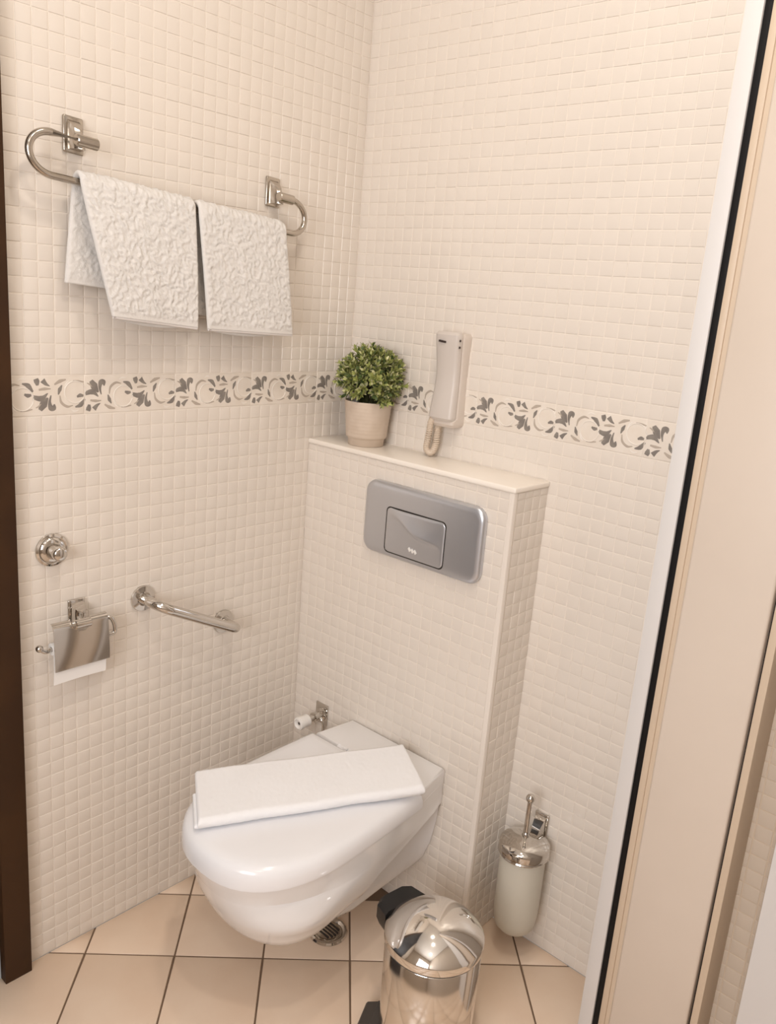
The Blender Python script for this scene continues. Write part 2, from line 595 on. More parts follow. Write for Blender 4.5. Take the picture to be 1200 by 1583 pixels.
def cut_x(mb, lo, hi):
    """trim the print at the two ends of its tile"""
    me = bpy.data.meshes.new('tmp'); me.from_pydata(mb.v, [], mb.f)
    bm = bmesh.new(); bm.from_mesh(me); bpy.data.meshes.remove(me)
    for co, no in (((lo, 0, 0), (-1, 0, 0)), ((hi, 0, 0), (1, 0, 0))):
        bmesh.ops.bisect_plane(bm, geom=bm.verts[:] + bm.edges[:] + bm.faces[:], plane_co=co, plane_no=no, clear_outer=True)
    bm.verts.index_update()
    mb.v = [v.co.copy() for v in bm.verts]; mb.f = [tuple(v.index for v in f.verts) for f in bm.faces]
    bm.free()
def border_run(wall, O, a, n, start, u0, u1, phase):
    """border tiles along a; start = position of an upright flower"""
    R = axes(a, n)
    O = Vector(O)
    flipax = 1
    k = math.floor((u0 - start) / LB) - 1
    while start + k * LB < u1:
        t0 = max(start + k * LB - 1.28, u0); t1 = min(start + (k + 1) * LB - 1.28, u1)
        if t1 - t0 > 0.3:
            mid = (t0 + t1) / 2
            base = O + Vector(a) * mid + Vector((0, 0, BAND0))
            hu, hv = (t1 - t0) / 2, HB / 2
            vs_, fs = tile_geo(hu - GAP * 0.6, hv - GAP)
            mb = MB().add([R @ (Vector(v) + Vector((0, hv, 0))) + base for v in vs_], fs)
            bt = mb.build('border_tile', 'border', wall, angle=60, recalc=False, origin=base)
            for tone, mname in ((0, 'motif'), (1, 'motif_mid'), (2, 'motif_light')):
                mm = MB()
                for half in (0, 1):
                    for kk in (-1, 0, 1):
                        for pts, wid, tn in motif_strokes():
                            if tn != tone: continue
                            tmp = MB()
                            stroke(tmp, pts, wid, half == 1, start + (k + kk) * LB + half * LB / 2 - mid, 0.84, 0.018)
                            if max(v.x for v in tmp.v) < -hu or min(v.x for v in tmp.v) > hu: continue
                            mm.add(tmp.v, tmp.f)
                    # pale raised ring of the scroll
                    if tone == 2:
                        for kk in (-1, 0, 1):
                            cx = start + (k + kk) * LB + half * LB / 2 - mid + 1.60
                            cy = 1.12 if half == 0 else HB - 1.12
                            if cx + 0.75 < -hu or cx - 0.75 > hu: continue
                            mm.tube([(cx + 0.72 * math.cos(t), cy + 0.72 * math.sin(t), 0.0) for t in [2 * math.pi * q / 28 for q in range(28)]], 0.035, 6, closed=True)
                if not mm.v: continue
                cut_x(mm, -hu + 0.03, hu - 0.03)
                if not mm.f: continue
                mm.v = [R @ (v + Vector((0, 0, PROUD + 0.004))) + base for v in mm.v]
                mo = mm.build('border_motif', mname, bt, angle=50, origin=base, recalc=False)
        k += 1
border_run(wl, (0, 0, 0), (0, 1, 0), (1, 0, 0), -23.8, JAMB + 0.02, -0.03, 0)
border_run(wb, (0, 0, 0), (1, 0, 0), (0, -1, 0), 22.3, 0.03, BACK_END, 0)

# rest of the room (behind and beside the photographer)
struct(MB().box((ROOM_X, ROOM_Y, 0), (ROOM_X + 2, 1, ROOM_Z)).build('wall_right', 'plaster', smooth=False))
mb = MB()
WX0, WX1, WZ0, WZ1 = 33, 67, 34, 74
mb.box((-2, ROOM_Y - 2, 0), (WX0, ROOM_Y, ROOM_Z)).box((WX1, ROOM_Y - 2, 0), (ROOM_X, ROOM_Y, ROOM_Z))
mb.box((WX0, ROOM_Y - 2, 0), (WX1, ROOM_Y, WZ0)).box((WX0, ROOM_Y - 2, WZ1), (WX1, ROOM_Y, ROOM_Z))
struct(mb.build('wall_rear', 'plaster', smooth=False))
wn = struct(MB().box((WX0, ROOM_Y - 1.4, WZ0), (WX1, ROOM_Y - 1.2, WZ1)).build('fill_window_1', 'glass_fill', smooth=False))  # unseen window, added as a source for the cool fill
mb = MB()
for a, b in (((WX0, WZ0), (WX1, WZ0 + 2)), ((WX0, WZ1 - 2), (WX1, WZ1)), ((WX0, WZ0), (WX0 + 2, WZ1)), ((WX1 - 2, WZ0), (WX1, WZ1)), ((49, WZ0), (51, WZ1))):
    mb.box((a[0], ROOM_Y - 1.2, a[1]), (b[0], ROOM_Y - 0.3, b[1]))
mb.build('fill_window_frame', 'white_plastic', wn, smooth=False)
# dark door leaf and brown jamb at the left
struct(MB().box((0.0, JAMB - 1.85, 0), (0.85, JAMB + 0.08, ROOM_Z), 0.05, 2).build('trim_3', 'brown'), 'dark brown wooden door jamb at the left edge')
struct(MB().box((-2, JAMB - 34, 0), (-0.5, JAMB - 1.85, ROOM_Z)).build('door_1', 'dark', smooth=False), 'near-black door leaf beyond the brown jamb')
struct(MB().box((-2, ROOM_Y, 0), (-0.02, JAMB - 34, ROOM_Z)).build('wall_side', 'plaster', smooth=False))

# casing at the right edge: white profile, black gasket, cream panel, tan strip, strip of mosaic, white panel
YP = -8.0
struct(MB().box((33.30, YP - 0.02, 0), (34.22, -0.08, ROOM_Z), 0.06).build('trim_4', 'white_profile'), 'white vertical profile beside the black gasket')
struct(MB().box((34.22, YP + 0.1, 0), (34.66, YP + 2, ROOM_Z), 0.05).build('trim_5', 'gasket'), 'thin black rubber gasket running up the right edge')
mb = MB().box((34.66, YP - 0.06, 0), (35.08, YP + 2, ROOM_Z), 0.08).box((35.08, YP + 0.06, 0), (35.34, YP + 2, ROOM_Z))
struct(mb.build('trim_6', 'tan_strip'), 'narrow tan moulding next to the black gasket')
struct(MB().box((35.34, YP - 0.1, 0), (40.03, YP + 2, ROOM_Z), 0.16, 3).build('trim_7', 'cream_panel'), 'wide cream panel at the right edge')
struct(MB().box((40.03, YP + 0.5, 0), (40.2, YP + 2, ROOM_Z)).build('trim_8', 'gasket', smooth=False), 'dark groove beside the cream panel')
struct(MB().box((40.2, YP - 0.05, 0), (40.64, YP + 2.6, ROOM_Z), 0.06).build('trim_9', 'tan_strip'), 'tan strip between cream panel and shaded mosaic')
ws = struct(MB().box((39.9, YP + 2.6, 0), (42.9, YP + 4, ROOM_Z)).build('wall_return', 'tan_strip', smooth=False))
mosaic(ws, (39.9, YP + 2.6, 0), (1, 0, 0), (0, -1, 0), [(u, u + 1, z0, z1) for z0, z1 in rows(0.04, 40.98) for u in (0, 1, 2)], mname='mosaic_shade_tan')
struct(MB().box((42.66, YP - 0.15, 0), (ROOM_X, YP + 2.6, ROOM_Z), 0.06).build('trim_10', 'white_profile'), 'white panel in the lower right corner')

# ------------------------------------------------------------------ toilet
TX = 12.75
t = thing('toilet', (TX, -CD, 0), 'white wall-hung toilet with closed lid below the silver flush plate', 'toilet')
def outline(yb, yf, w, wb, e=2.3, ns=10, nf=26, zc=None, split=0.45):
    """plan outline: back edge at yb (half width wb), straight sides widening to w, rounded front at yf"""
    ym = yb + (yf - yb) * split
    pts = []
    for i in range(ns):
        q = i / ns
        ww = wb + (w - wb) * math.sin(q * math.pi / 2)
        pts.append((TX + ww, yb + (ym - yb) * q))
    for i in range(nf + 1):
        a = math.pi * i / nf
        c, s_ = math.cos(a), math.sin(a)
        x = (abs(c) ** (2 / e)) * (1 if c >= 0 else -1)
        y = abs(s_) ** (2 / e)
        pts.append((TX + w * x, ym + (yf - ym) * y))
    for i in range(ns - 1, -1, -1):
        q = i / ns
        ww = wb + (w - wb) * math.sin(q * math.pi / 2)
        pts.append((TX - ww, yb + (ym - yb) * q))
    return pts
YW = -CD - 0.10
TW = [(3.9, 1.9), (4.1, 2.1), (4.4, 2.35), (5.0, 2.8), (6.0, 3.7), (7.5, 4.95), (9.5, 5.85), (11.5, 6.12), (12.6, 6.2), (13.25, 6.24)]
TF = [(3.9, -17.6), (4.1, -18.0), (4.4, -18.5), (5.0, -19.4), (6.0, -20.8), (7.5, -22.3), (9.5, -23.3), (11.5, -24.05), (12.6, -24.5), (13.25, -24.7)]
TB = [(3.2, -17.0), (4.6, -16.4), (6.5, -15.6), (8.5, -14.3), (9.7, -13.0), (10.6, -9.2), (11.2, -5.9), (11.35, YW), (13.25, YW)]
rings = []
for z in (13.25, 12.9, 12.2, 11.35, 11.2, 10.9, 10.6, 10.2, 9.7, 9.1, 8.5, 7.8, 7.2, 6.6, 6.0, 5.5, 5.0, 4.6, 4.3, 4.1, 3.95, 3.9):
    w = smooth_table(TW, z); yf = smooth_table(TF, z); yb = lerp_table(TB, z)
    full = -CD - 0.1
    # half width where the ring is cut at the back
    frac = (yb - full) / (-15.0 - full)
    wb = 5.05 + (w - 5.05) * min(1, max(0, frac)) ** 0.6 if z > 8 else w * 0.93
    wb = min(wb, w)
    rings.append([(x, y, z) for x, y in outline(yb, yf, w, wb, 2.25, split=0.5 if z > 9 else 0.35)])
def lean(mb):
    # the pan stands slightly skewed to the wall
    for v in mb.v: v.x += 0.045 * (-CD - v.y)
    return mb
mb = lean(MB().loft(rings))
mb.build('bowl', 'ceramic', t, angle=30)
# trapway body between bowl and wall
secs = []
for y, fl_ in ((YW, 1.0), (YW - 0.55, 0.85), (YW - 1.3, 0.25), (YW - 2.2, 0.0), (-12, -0.05), (-14.5, -0.3), (-16.3, -0.7)):
    prof = []
    for z, wn_, wf in ((12.0, 2.7, 4.9), (9.6, 2.75, 4.75), (7.3, 2.85, 4.35), (5.6, 3.0, 3.75), (4.55, 2.95, 3.1), (3.9, 2.5, 2.4), (3.5, 1.6, 1.5)):
        prof.append((wn_ + (wf - wn_) * fl_, z))
    dz = max(0, -13 - y) * 0.42
    pts = [(TX + w, y, z + dz) for w, z in prof] + [(TX - w, y, z + dz) for w, z in reversed(prof)]
    secs.append(pts)
lean(MB().loft(secs)).build('trapway', 'ceramic', t, angle=40)
# rear deck behind the lid
mb = MB()
dk = [(TX - 5.2, YW), (TX + 5.05, YW), (TX + 5.75, -8.55), (TX - 5.75, -8.55)]
def inset(poly, k):
    cx = sum(p[0] for p in poly) / len(poly); cy = sum(p[1] for p in poly) / len(poly)
    return [(p[0] + (k if p[0] < cx else -k), p[1] + (-k if p[1] > cy else k)) for p in poly]
mb.loft([[(x, y, 13.2) for x, y in dk], [(x, y, 14.2) for x, y in dk], [(x, y, 14.38) for x, y in inset(dk, 0.06)], [(x, y, 14.43) for x, y in inset(dk, 0.2)]])
lean(mb).build('rear_deck', 'ceramic', t, angle=60)
# lid
def lid_ring(k, z, dip=0.0):
    pts = outline(-8.62 - k, -24.8 + k, 6.28 - k, 6.08 - k, 2.35, split=0.49)
    return [(x, y, z - dip * max(0, (-y - 16) / 9) ** 2) for x, y in pts]
mb = MB()
lr = [lid_ring(0.35, 13.3, 0.25), lid_ring(0.02, 13.28, 0.25), lid_ring(0.0, 13.45, 0.25), lid_ring(0.02, 13.9, 0.1), lid_ring(0.12, 14.3, 0), lid_ring(0.32, 14.54), lid_ring(0.6, 14.68), lid_ring(1.2, 14.77), lid_ring(2.6, 14.83), lid_ring(4.2, 14.85)]
mb.loft(lr)
lean(mb).build('lid', 'lid', t, angle=60)
for sx in (-2.6, 2.6):
    lean(MB().tube([(TX + sx - 0.5, -8.5, 14.25), (TX + sx + 0.5, -8.5, 14.25)], 0.26, 16)).build('hinge', 'lid', t)

# ------------------------------------------------------------------ towels
def ridge(a, b, s):
    p = Vector((a * s, b * s, 3.1))
    w = Vector((noise.noise(p * 0.8 + Vector((9, 2, 5))), noise.noise(p * 0.8 + Vector((1, 7, 3))), 0)) * 0.9
    n1 = noise.noise(p + w)
    n2 = noise.noise(p * 1.9 + w + Vector((4, 4, 4)))
    return (1 - min(1, abs(n1) * 4.0)) * 0.6 + (1 - min(1, abs(n2) * 4.0)) * 0.4

BX, BZ = 1.6, 54.85      # towel rail: bar axis (the rail hangs a little out of level)
def sag(y): return -0.067 * (y + 18)
def drape(name, ya, yb, front, back, skew_a, skew_b, tilt, seed, label, group=None, flare=0.0, bshift=(-0.55, 0.0)):
    """towel over the bar; ya..yb along the wall; skew: sideways drift of its two front edges at the bottom"""
    thick = 0.30
    R = 0.22 + thick / 2 + 0.13
    arc = math.pi * R
    L = back + arc + front
    nu, nv = int(L / 0.085), int((yb - ya) / 0.085)
    def path(s):
        if s < back:
            q = (back - s) / back
            return Vector((BX - R - 0.10 * q, 0, BZ - (back - s))), Vector((-1, 0, 0)), -q
        if s < back + arc:
            a = (s - back) / R
            return Vector((BX - R * math.cos(a), 0, BZ + R * math.sin(a))), Vector((-math.cos(a), 0, math.sin(a))), 0
        q = (s - back - arc) / front
        return Vector((BX + R + flare * q + 0.10 * math.sin(q * 3), 0, BZ - (s - back - arc))), Vector((1, 0, 0)), q
    def surf(side, hh):
        def fn(u, v):
            s = u * L
            p, n, q = path(s)
            y = ya + (yb - ya) * v
            if q > 0:
                y += (skew_a * (1 - v) + skew_b * v) * q ** 1.15
                p.x += 0.12 * math.sin(v * 5 + seed) * q
                p.z += tilt * (v - 0.5) * q
            elif q < 0:
                y += (bshift[0] * (1 - v) + bshift[1] * v) * (-q)
            em = 0.0
            edge = min(v, 1 - v) * (yb - ya); edge2 = min(u, 1 - u) * L
            if hh:
                em = hh * ridge(y + seed * 7, s, 2.2) * side * min(1, edge / 0.25) * min(1, max(0, edge2 - 0.25) / 0.2)
            rnd = max(0, 1 - edge / 0.14)
            th = (thick / 2) * (1 - 0.8 * rnd * rnd)
            p = p + n * (th * side + em * (1 if side > 0 else 1))
            return (p.x, y, p.z + sag(y))
        return fn
    mb = MB()
    mb.grid(surf(1, 0.15), nu, nv)
    k = len(mb.v)
    mb.grid(surf(-1, 0.10), nu, nv)
    # close the rim
    idx = lambda i, j: i * (nv + 1) + j
    rim = [idx(i, 0) for i in range(nu)] + [idx(nu, j) for j in range(nv)] + [idx(i, nv) for i in range(nu, 0, -1)] + [idx(0, j) for j in range(nv, 0, -1)]
    for a, b in zip(rim, rim[1:] + rim[:1]):
        mb.f.append((a, b, b + k, a + k))
    o = mb.build(name, 'terry', None, angle=180, origin=(BX, (ya + yb) / 2, BZ - front))
    tag(o, label, 'towel', group)
    # woven hem along the front bottom edge
    fo, fi = surf(1, 0), surf(-1, 0)
    pts = [(Vector(fo(1, v)) + Vector(fi(1, v))) / 2 for v in [0.012 + 0.976 * i / 40 for i in range(41)]]
    MB().tube(pts, 0.13, 8).build('hem', 'hem', o)
    # second layer of the folded towel showing under the front edge
    q0 = 0.62
    def under(u, v):
        s = back + arc + front * (q0 + (1.02 - q0) * u)
        vv = 0.05 + 0.80 * v
        s2 = min(s, L)
        p, n, q = path(s2)
        y = ya + (yb - ya) * vv + (skew_a * (1 - vv) + skew_b * vv) * q
        drop = (0.34 * math.sin(min(1, vv * 1.15) * math.pi) ** 0.7) * u
        return (p.x - 0.34 + 0.1 * u, y, p.z + tilt * (vv - 0.5) * q - drop + sag(y))
    mu = MB().grid(under, 10, 40)
    kk = len(mu.v)
    mu.grid(lambda u, v: tuple(Vector(under(u, v)) - Vector((0.13, 0, 0))), 10, 40)
    ix = lambda i, j: i * 41 + j
    rim = [ix(i, 0) for i in range(10)] + [ix(10, j) for j in range(40)] + [ix(i, 40) for i in range(10, 0, -1)] + [ix(0, j) for j in range(40, 0, -1)]
    for a, b in zip(rim, rim[1:] + rim[:1]):
        mu.f.append((a, b, b + kk, a + kk))
    mu.build('inner_layer', 'terry', o, angle=180)
    return o
drape('hanging_towel', -26.25, -18.0, 7.75, 6.0, 1.75, 0.12, -0.1, 1, 'white textured towel on the rail nearest the dark door jamb', 'towels on the rail', flare=0.40)
drape('hanging_towel', -17.75, -9.95, 7.65, 6.9, 0.75, 0.75, 0.3, 4, 'white textured towel on the rail nearest the tiled corner', 'towels on the rail', flare=0.35, bshift=(0.15, 0.1))

# rail
t = thing('towel_rail', (0, -18, 57), 'brushed metal towel rail with looped ends on the left wall', 'towel rail')
LOOP = 1.55
y0, y1, zt_ = -25.3, -10.0, 57.75
zu = BZ + 2.38
def hang(mb):
    for v in mb.v: v.z += sag(v.y)
    return mb
pts = [(BX, y0, zu)]
def loopend(yc, sgn):
    r = (zu - BZ) / 2
    return [(BX, yc + sgn * r * 1.15 * math.sin(a), BZ + r + r * math.cos(a)) for a in [math.pi * i / 24 for i in range(25)]]
left = loopend(-27.75, -1)
right = loopend(-9.05, 1)
path = [(BX, y0, zu)] + left + right[::-1] + [(BX, y1 + 0.3, zu)]
hang(MB().tube(path, 0.22, 16)).build('bar', 'brushed', t)
for y, sg in ((-25.65, 1), (-9.75, -1)):
    hang(MB().box((0.03, y - 0.66, zu - 0.62), (0.26, y + 0.66, zu + 1.5), 0.1, 3)).build('wall_plate', 'brushed', t)
    def boss(z, k, d):
        return [(0.2, y - 0.40 * k, z), (0.5 * d, y - 0.40 * k, z), (0.85 * d, y - 0.26 * k, z), (0.98 * d, y, z), (0.85 * d, y + 0.26 * k, z), (0.5 * d, y + 0.40 * k, z), (0.2, y + 0.40 * k, z)]
    top = [(x, yy, z - (x - 0.2) * 0.8) for x, yy, z in boss(zu + 1.3, 1, 1)]
    hang(MB().loft([boss(zu - 0.42, 1, 1.35), boss(zu + 0.2, 1, 1.3), boss(zu + 0.55, 1, 1.05), top])).build('arm', 'brushed', t, angle=40)
    hang(MB().lathe((BX - 0.05, y - 0.55, zu), (0, 1, 0), [(0, 0), (0.3, 0), (0.35, 0.06), (0.35, 1.34), (0.3, 1.4), (0, 1.4)], 24)).build('socket', 'brushed', t)

# folded towel on the lid
lab = 'white folded towel lying across the closed toilet lid'
A, B_, Cc = V(7.25, -20.75, 0), V(14.75, -6.15, 0), V(12.25, -24.05, 0)
e1 = (B_ - A); e2 = (Cc - A)
E1, E2 = e1.normalized(), e2.normalized()
def folded(k0, k1, w0, w1, z0, th, fuzz, seed):
    """one folded layer: a flat loop whose front edge is a soft round fold, swept along the towel"""
    r = th / 2
    sec = []
    nb = 34
    for i in range(nb): sec.append((w0 + (w1 - r - w0) * i / nb, z0, 0, -1))
    for i in range(13):
        a = -math.pi / 2 + math.pi * i / 12
        sec.append((w1 - r + r * math.cos(a), z0 + r + r * math.sin(a), math.cos(a), math.sin(a)))
    for i in range(1, nb + 1): sec.append((w1 - r + (w0 - w1 + r) * i / nb, z0 + th, 0, 1))
    sec.append((w0 - 0.06, z0 + th * 0.75, -1, 0.3)); sec.append((w0 - 0.06, z0 + th * 0.25, -1, -0.3))
    rings = []
    n = 190
    L = e1.length * (k1 - k0)
    for i in range(n + 1):
        a = i / n * L
        end = min(a, L - a)
        sq = 1 if end > 0.22 else 0.55 + 0.45 * math.sqrt(max(0, 1 - (1 - end / 0.22) ** 2))
        ring = []
        for w, z, nw, nz in sec:
            q = Vector((a * 1.0, w, z + seed))
            d = fuzz * (noise.noise(q * 0.45) * 1.2 + noise.noise(q * 4.0) * 0.5 + noise.noise(q * 9.0) * 0.45)
            if nz < 0 and nw == 0: d = 0
            zc = z0 + th / 2
            p = A + E1 * (k0 * e1.length + a) + E2 * (w + nw * d + 0.05 * math.sin(a * 0.9 + seed))
            zz = zc + (z - zc) * sq + nz * d
            ring.append((p.x, p.y, max(z0, zz)))
        rings.append(ring)
    return MB().loft(rings)
ft = folded(0.0, 1.0, 0.0, e2.length, 15.02, 0.80, 0.045, 1).build('folded_towel', 'terry2', None, angle=180, origin=(12.8, -14.5, 14.87))
tag(ft, lab, 'towel')
folded(-0.013, 0.985, 1.9, e2.length - 0.35, 14.87, 0.36, 0.02, 7).build('lower_layer', 'terry2', ft, angle=180)

# ------------------------------------------------------------------ flush plate
t = thing('flush_plate', (13.4, -CD, 30), 'satin silver flush plate with one square push button above the toilet', 'flush plate')
def rrect(x0, x1, z0, z1, r, n=8):
    out = []
    for cx, cz, a0 in ((x1 - r, z0 + r, -90), (x1 - r, z1 - r, 0), (x0 + r, z1 - r, 90), (x0 + r, z0 + r, 180)):
        for i in range(n + 1):
            a = math.radians(a0 + 90 * i / n)
            out.append((cx + r * math.cos(a), cz + r * math.sin(a)))
    return out
PX0, PX1, PZ0, PZ1 = 7.55, 19.3, 30.15, 36.05
bx0, bx1, bz0, bz1 = 10.1, 15.95, 30.62, 34.2
fy = -CD - 0.62
def pl(k, y): return [(x, y, z) for x, z in rrect(PX0 + k, PX1 - k, PZ0 + k, PZ1 - k, 1.0 - k * 0.5)]
MB().loft([pl(0.05, -CD - 0.06), pl(0, -CD - 0.3), pl(0.05, -CD - 0.48), pl(0.22, -CD - 0.58), pl(0.5, fy)]).build('plate', 'satin', t, angle=50)
def bt(k, y): return [(x, y, z) for x, z in rrect(bx0 + k, bx1 - k, bz0 + k, bz1 - k, 0.42)]
MB().loft([bt(-0.09, fy + 0.08), bt(-0.09, fy - 0.012)]).build('button_gap', 'satin_gap', t, smooth=False)
# sculpted push button: a scoop whose upper edge waves across the face
def button_y(x, z):
    u = (x - bx0) / (bx1 - bx0); v = (z - bz0) / (bz1 - bz0)
    wave = 0.80 - 0.42 * (3 * u * u - 2 * u ** 3) + 0.05 * math.sin(u * 9)
    d = v - wave
    env = max(0, math.sin(math.pi * min(1, max(0, (u - 0.05) / 0.9)))) ** 0.8
    k = 1 / (1 + math.exp(-d / 0.022))
    return fy - 0.07 - 0.36 * env * k * math.exp(-max(0, d) * 3.0)
mb = MB()
nx, nz = 70, 44
outl = rrect(bx0, bx1, bz0, bz1, 0.42, 10)
def inside_map(a, b):
    # squircle-free mapping: clamp grid to the rounded corner rectangle
    x = bx0 + (bx1 - bx0) * a; z = bz0 + (bz1 - bz0) * b
    r = 0.42
    cx = min(max(x, bx0 + r), bx1 - r); cz = min(max(z, bz0 + r), bz1 - r)
    d = math.hypot(x - cx, z - cz)
    if d > r:
        m_ = max(abs(x - cx), abs(z - cz))
        k = r / d * 1.0
        x, z = cx + (x - cx) * k, cz + (z - cz) * k
    return x, z
def bfn(a, b):
    x, z = inside_map(a, b)
    e = min(a, 1 - a) * (bx1 - bx0); e2_ = min(b, 1 - b) * (bz1 - bz0)
    y = button_y(x, z)
    m_ = min(e, e2_)
    if m_ < 0.12: y += 0.06 * (1 - m_ / 0.12)
    return (x, y, z)
mb.grid(bfn, nx, nz)
bo = mb.build('push_button', 'satin', t, angle=180, recalc=False)
mb = MB()
for i, (cx, cz) in enumerate(((12.72, 31.35), (13.02, 31.30), (13.30, 31.27))):
    w, h = 0.16, 0.20
    y = button_y(cx, cz) - 0.03
    mb.prism([(cx - w, y, cz + h * 0.3), (cx - w * 0.2, y, cz + h), (cx + w, y, cz - h * 0.2), (cx + w * 0.2, y, cz - h)], (0, 1, 0), 0.04)
mb.build('logo_mark', 'white_plastic', bo, smooth=False)

# ------------------------------------------------------------------ wall accessories on the left wall
# round chrome knob
t = thing('wall_fitting', (0, -27.6, 31.95), 'round chrome wall fitting above the toilet paper holder', 'wall fitting')
o_ = (0.05, -27.6, 31.95)
MB().lathe(o_, (1, 0, 0), [(0, 0), (1.12, 0), (1.15, 0.06), (1.12, 0.16), (0.98, 0.24), (0.92, 0.22), (0.86, 0.30), (0.7, 0.4), (0.0, 0.42)], 48).build('rosette', 'chrome', t)
MB().lathe(o_, (1, 0, 0), [(0, 0.3), (0.60, 0.36), (0.56, 0.6), (0.5, 0.95), (0.5, 1.25), (0.46, 1.36), (0.36, 1.43), (0, 1.46)], 40).build('stub', 'chrome', t, angle=60)

# paper holder
HY = -25.95
t = thing('paper_holder', (0, HY, 26.5), 'chrome toilet paper holder with curved cover flap on the left wall', 'paper holder')
MB().box((0.03, HY - 0.62, 26.05), (0.25, HY + 0.62, 28.1), 0.1, 3).build('wall_plate', 'chrome', t)
ring = [(0.2, 0.50), (0.75, 0.44), (1.15, 0.36)]
def arc_post(z, k):
    return [(0.2, HY - 0.45 * k, z), (0.6, HY - 0.45 * k, z), (0.95, HY - 0.3 * k, z), (1.08, HY, z), (0.95, HY + 0.3 * k, z), (0.6, HY + 0.45 * k, z), (0.2, HY + 0.45 * k, z)]
def slope(r, top): return [(x, y, z + (-(x - 0.2) * 0.55 if top else 0)) for x, y, z in r]
MB().loft([arc_post(26.3, 1), arc_post(27.3, 1), slope(arc_post(27.9, 1), True)]).build('post', 'chrome', t, angle=50)
PXc = 1.75
MB().tube([(0.8, HY - 0.1, 26.9), (PXc + 0.2, HY - 0.45, 26.98)], 0.28, 20).build('knuckle', 'chrome', t)
MB().lathe((PXc + 0.2, HY - 1.1, 26.98), (0, 1, 0), [(0, 0), (0.26, 0), (0.34, 0.07), (0.34, 1.13), (0.26, 1.2), (0, 1.2)], 28).build('hinge_barrel', 'chrome', t)
# cover flap: rolled top, flat front tilting outwards, notch for the barrel
FY0, FY1 = -28.4, -24.4
def flap_pt(v, w):
    # v along y, w from the rolled top down
    y = FY0 + (FY1 - FY0) * v
    Ls = 3.05
    s = w * (Ls + 0.6)
    if s < 0.6:
        a = s / 0.6 * 1.35
        return Vector((1.42 + 0.42 * math.sin(a) - 0.12, y, 26.72 + 0.42 * math.cos(a) + 0.02))
    q = (s - 0.6) / Ls
    x = 1.71 + 0.42 * q - 0.22 * q * q
    return Vector((x, y, 26.82 - Ls * q * 0.98))
mb = MB()
nu, nv = 48, 34
def notch(v, w):
    y = FY0 + (FY1 - FY0) * v; s = w * 3.65
    return ((y - HY + 0.4) / 0.72) ** 2 + ((s - 0.35) / 0.75) ** 2 < 1
vsx = [[flap_pt(i / nu, j / nv) for j in range(nv + 1)] for i in range(nu + 1)]
idx = {}
for i in range(nu + 1):
    for j in range(nv + 1):
        idx[i, j] = len(mb.v); mb.v.append(vsx[i][j])
off = len(mb.v)
for i in range(nu + 1):
    for j in range(nv + 1):
        mb.v.append(vsx[i][j] - Vector((0.06, 0, 0.01)))
keep = set()
for i in range(nu):
    for j in range(nv):
        if not notch((i + .5) / nu, (j + .5) / nv): keep.add((i, j))
for (i, j) in keep:
    q = [idx[i, j], idx[i, j + 1], idx[i + 1, j + 1], idx[i + 1, j]]
    mb.f.append(tuple(q)); mb.f.append(tuple(k + off for k in reversed(q)))
    for (di, dj, a, b) in ((-1, 0, 0, 1), (1, 0, 2, 3), (0, -1, 3, 0), (0, 1, 1, 2)):
        if (i + di, j + dj) not in keep:
            mb.f.append((q[b], q[a], q[a] + off, q[b] + off))
cf = mb.build('cover_flap', 'chrome', t, angle=50, recalc=False)
# roll arm: from the post down, under the cover, ball tip to the left
arm = spline([(1.0, HY + 0.6, 26.55), (1.05, -24.4, 26.6), (1.3, -23.9, 26.5), (1.42, -23.7, 25.7), (1.35, -23.95, 25.35), (1.25, -25, 25.3), (1.22, -28, 25.3), (1.25, -28.7, 25.22), (1.3, -29.1, 25.45)], 6)
MB().tube(arm, 0.15, 12).build('roll_arm', 'chrome', t)
MB().sphere((1.32, -29.2, 25.6), 0.26, 20).build('arm_tip', 'chrome', t)
# tissue: nearly spent roll with a loose sheet hanging below the flap
t = thing('tissue_roll', (1.23, -26.5, 24.8), 'white toilet tissue with its sheet hanging below the chrome flap', 'toilet paper')
MB().lathe((1.23, -28.35, 25.3), (0, 1, 0), [(0.19, 0), (0.42, 0), (0.42, 3.75), (0.19, 3.75), (0.19, 0)], 28).build('roll', 'paper', t, angle=50)
sh = MB()
def sheet(u, v):
    y = -28.42 + 3.85 * u
    z = 25.5 - 2.72 * v + 0.05 * math.sin(u * 3)
    x = 1.66 + 0.10 * math.sin(v * 2.2) - 0.12 * v * v
    return (x, y, z)
sh.grid(sheet, 16, 12)
k = len(sh.v)
sh.grid(lambda u, v: tuple(Vector(sheet(u, v)) - Vector((0.03, 0, 0))), 16, 12)
ix = lambda i, j: i * 13 + j
rim = [ix(i, 0) for i in range(16)] + [ix(16, j) for j in range(12)] + [ix(i, 12) for i in range(16, 0, -1)] + [ix(0, j) for j in range(12, 0, -1)]
for a, b in zip(rim, rim[1:] + rim[:1]): sh.f.append((a, b, b + k, a + k))
sh.build('sheet', 'paper', t, angle=60)

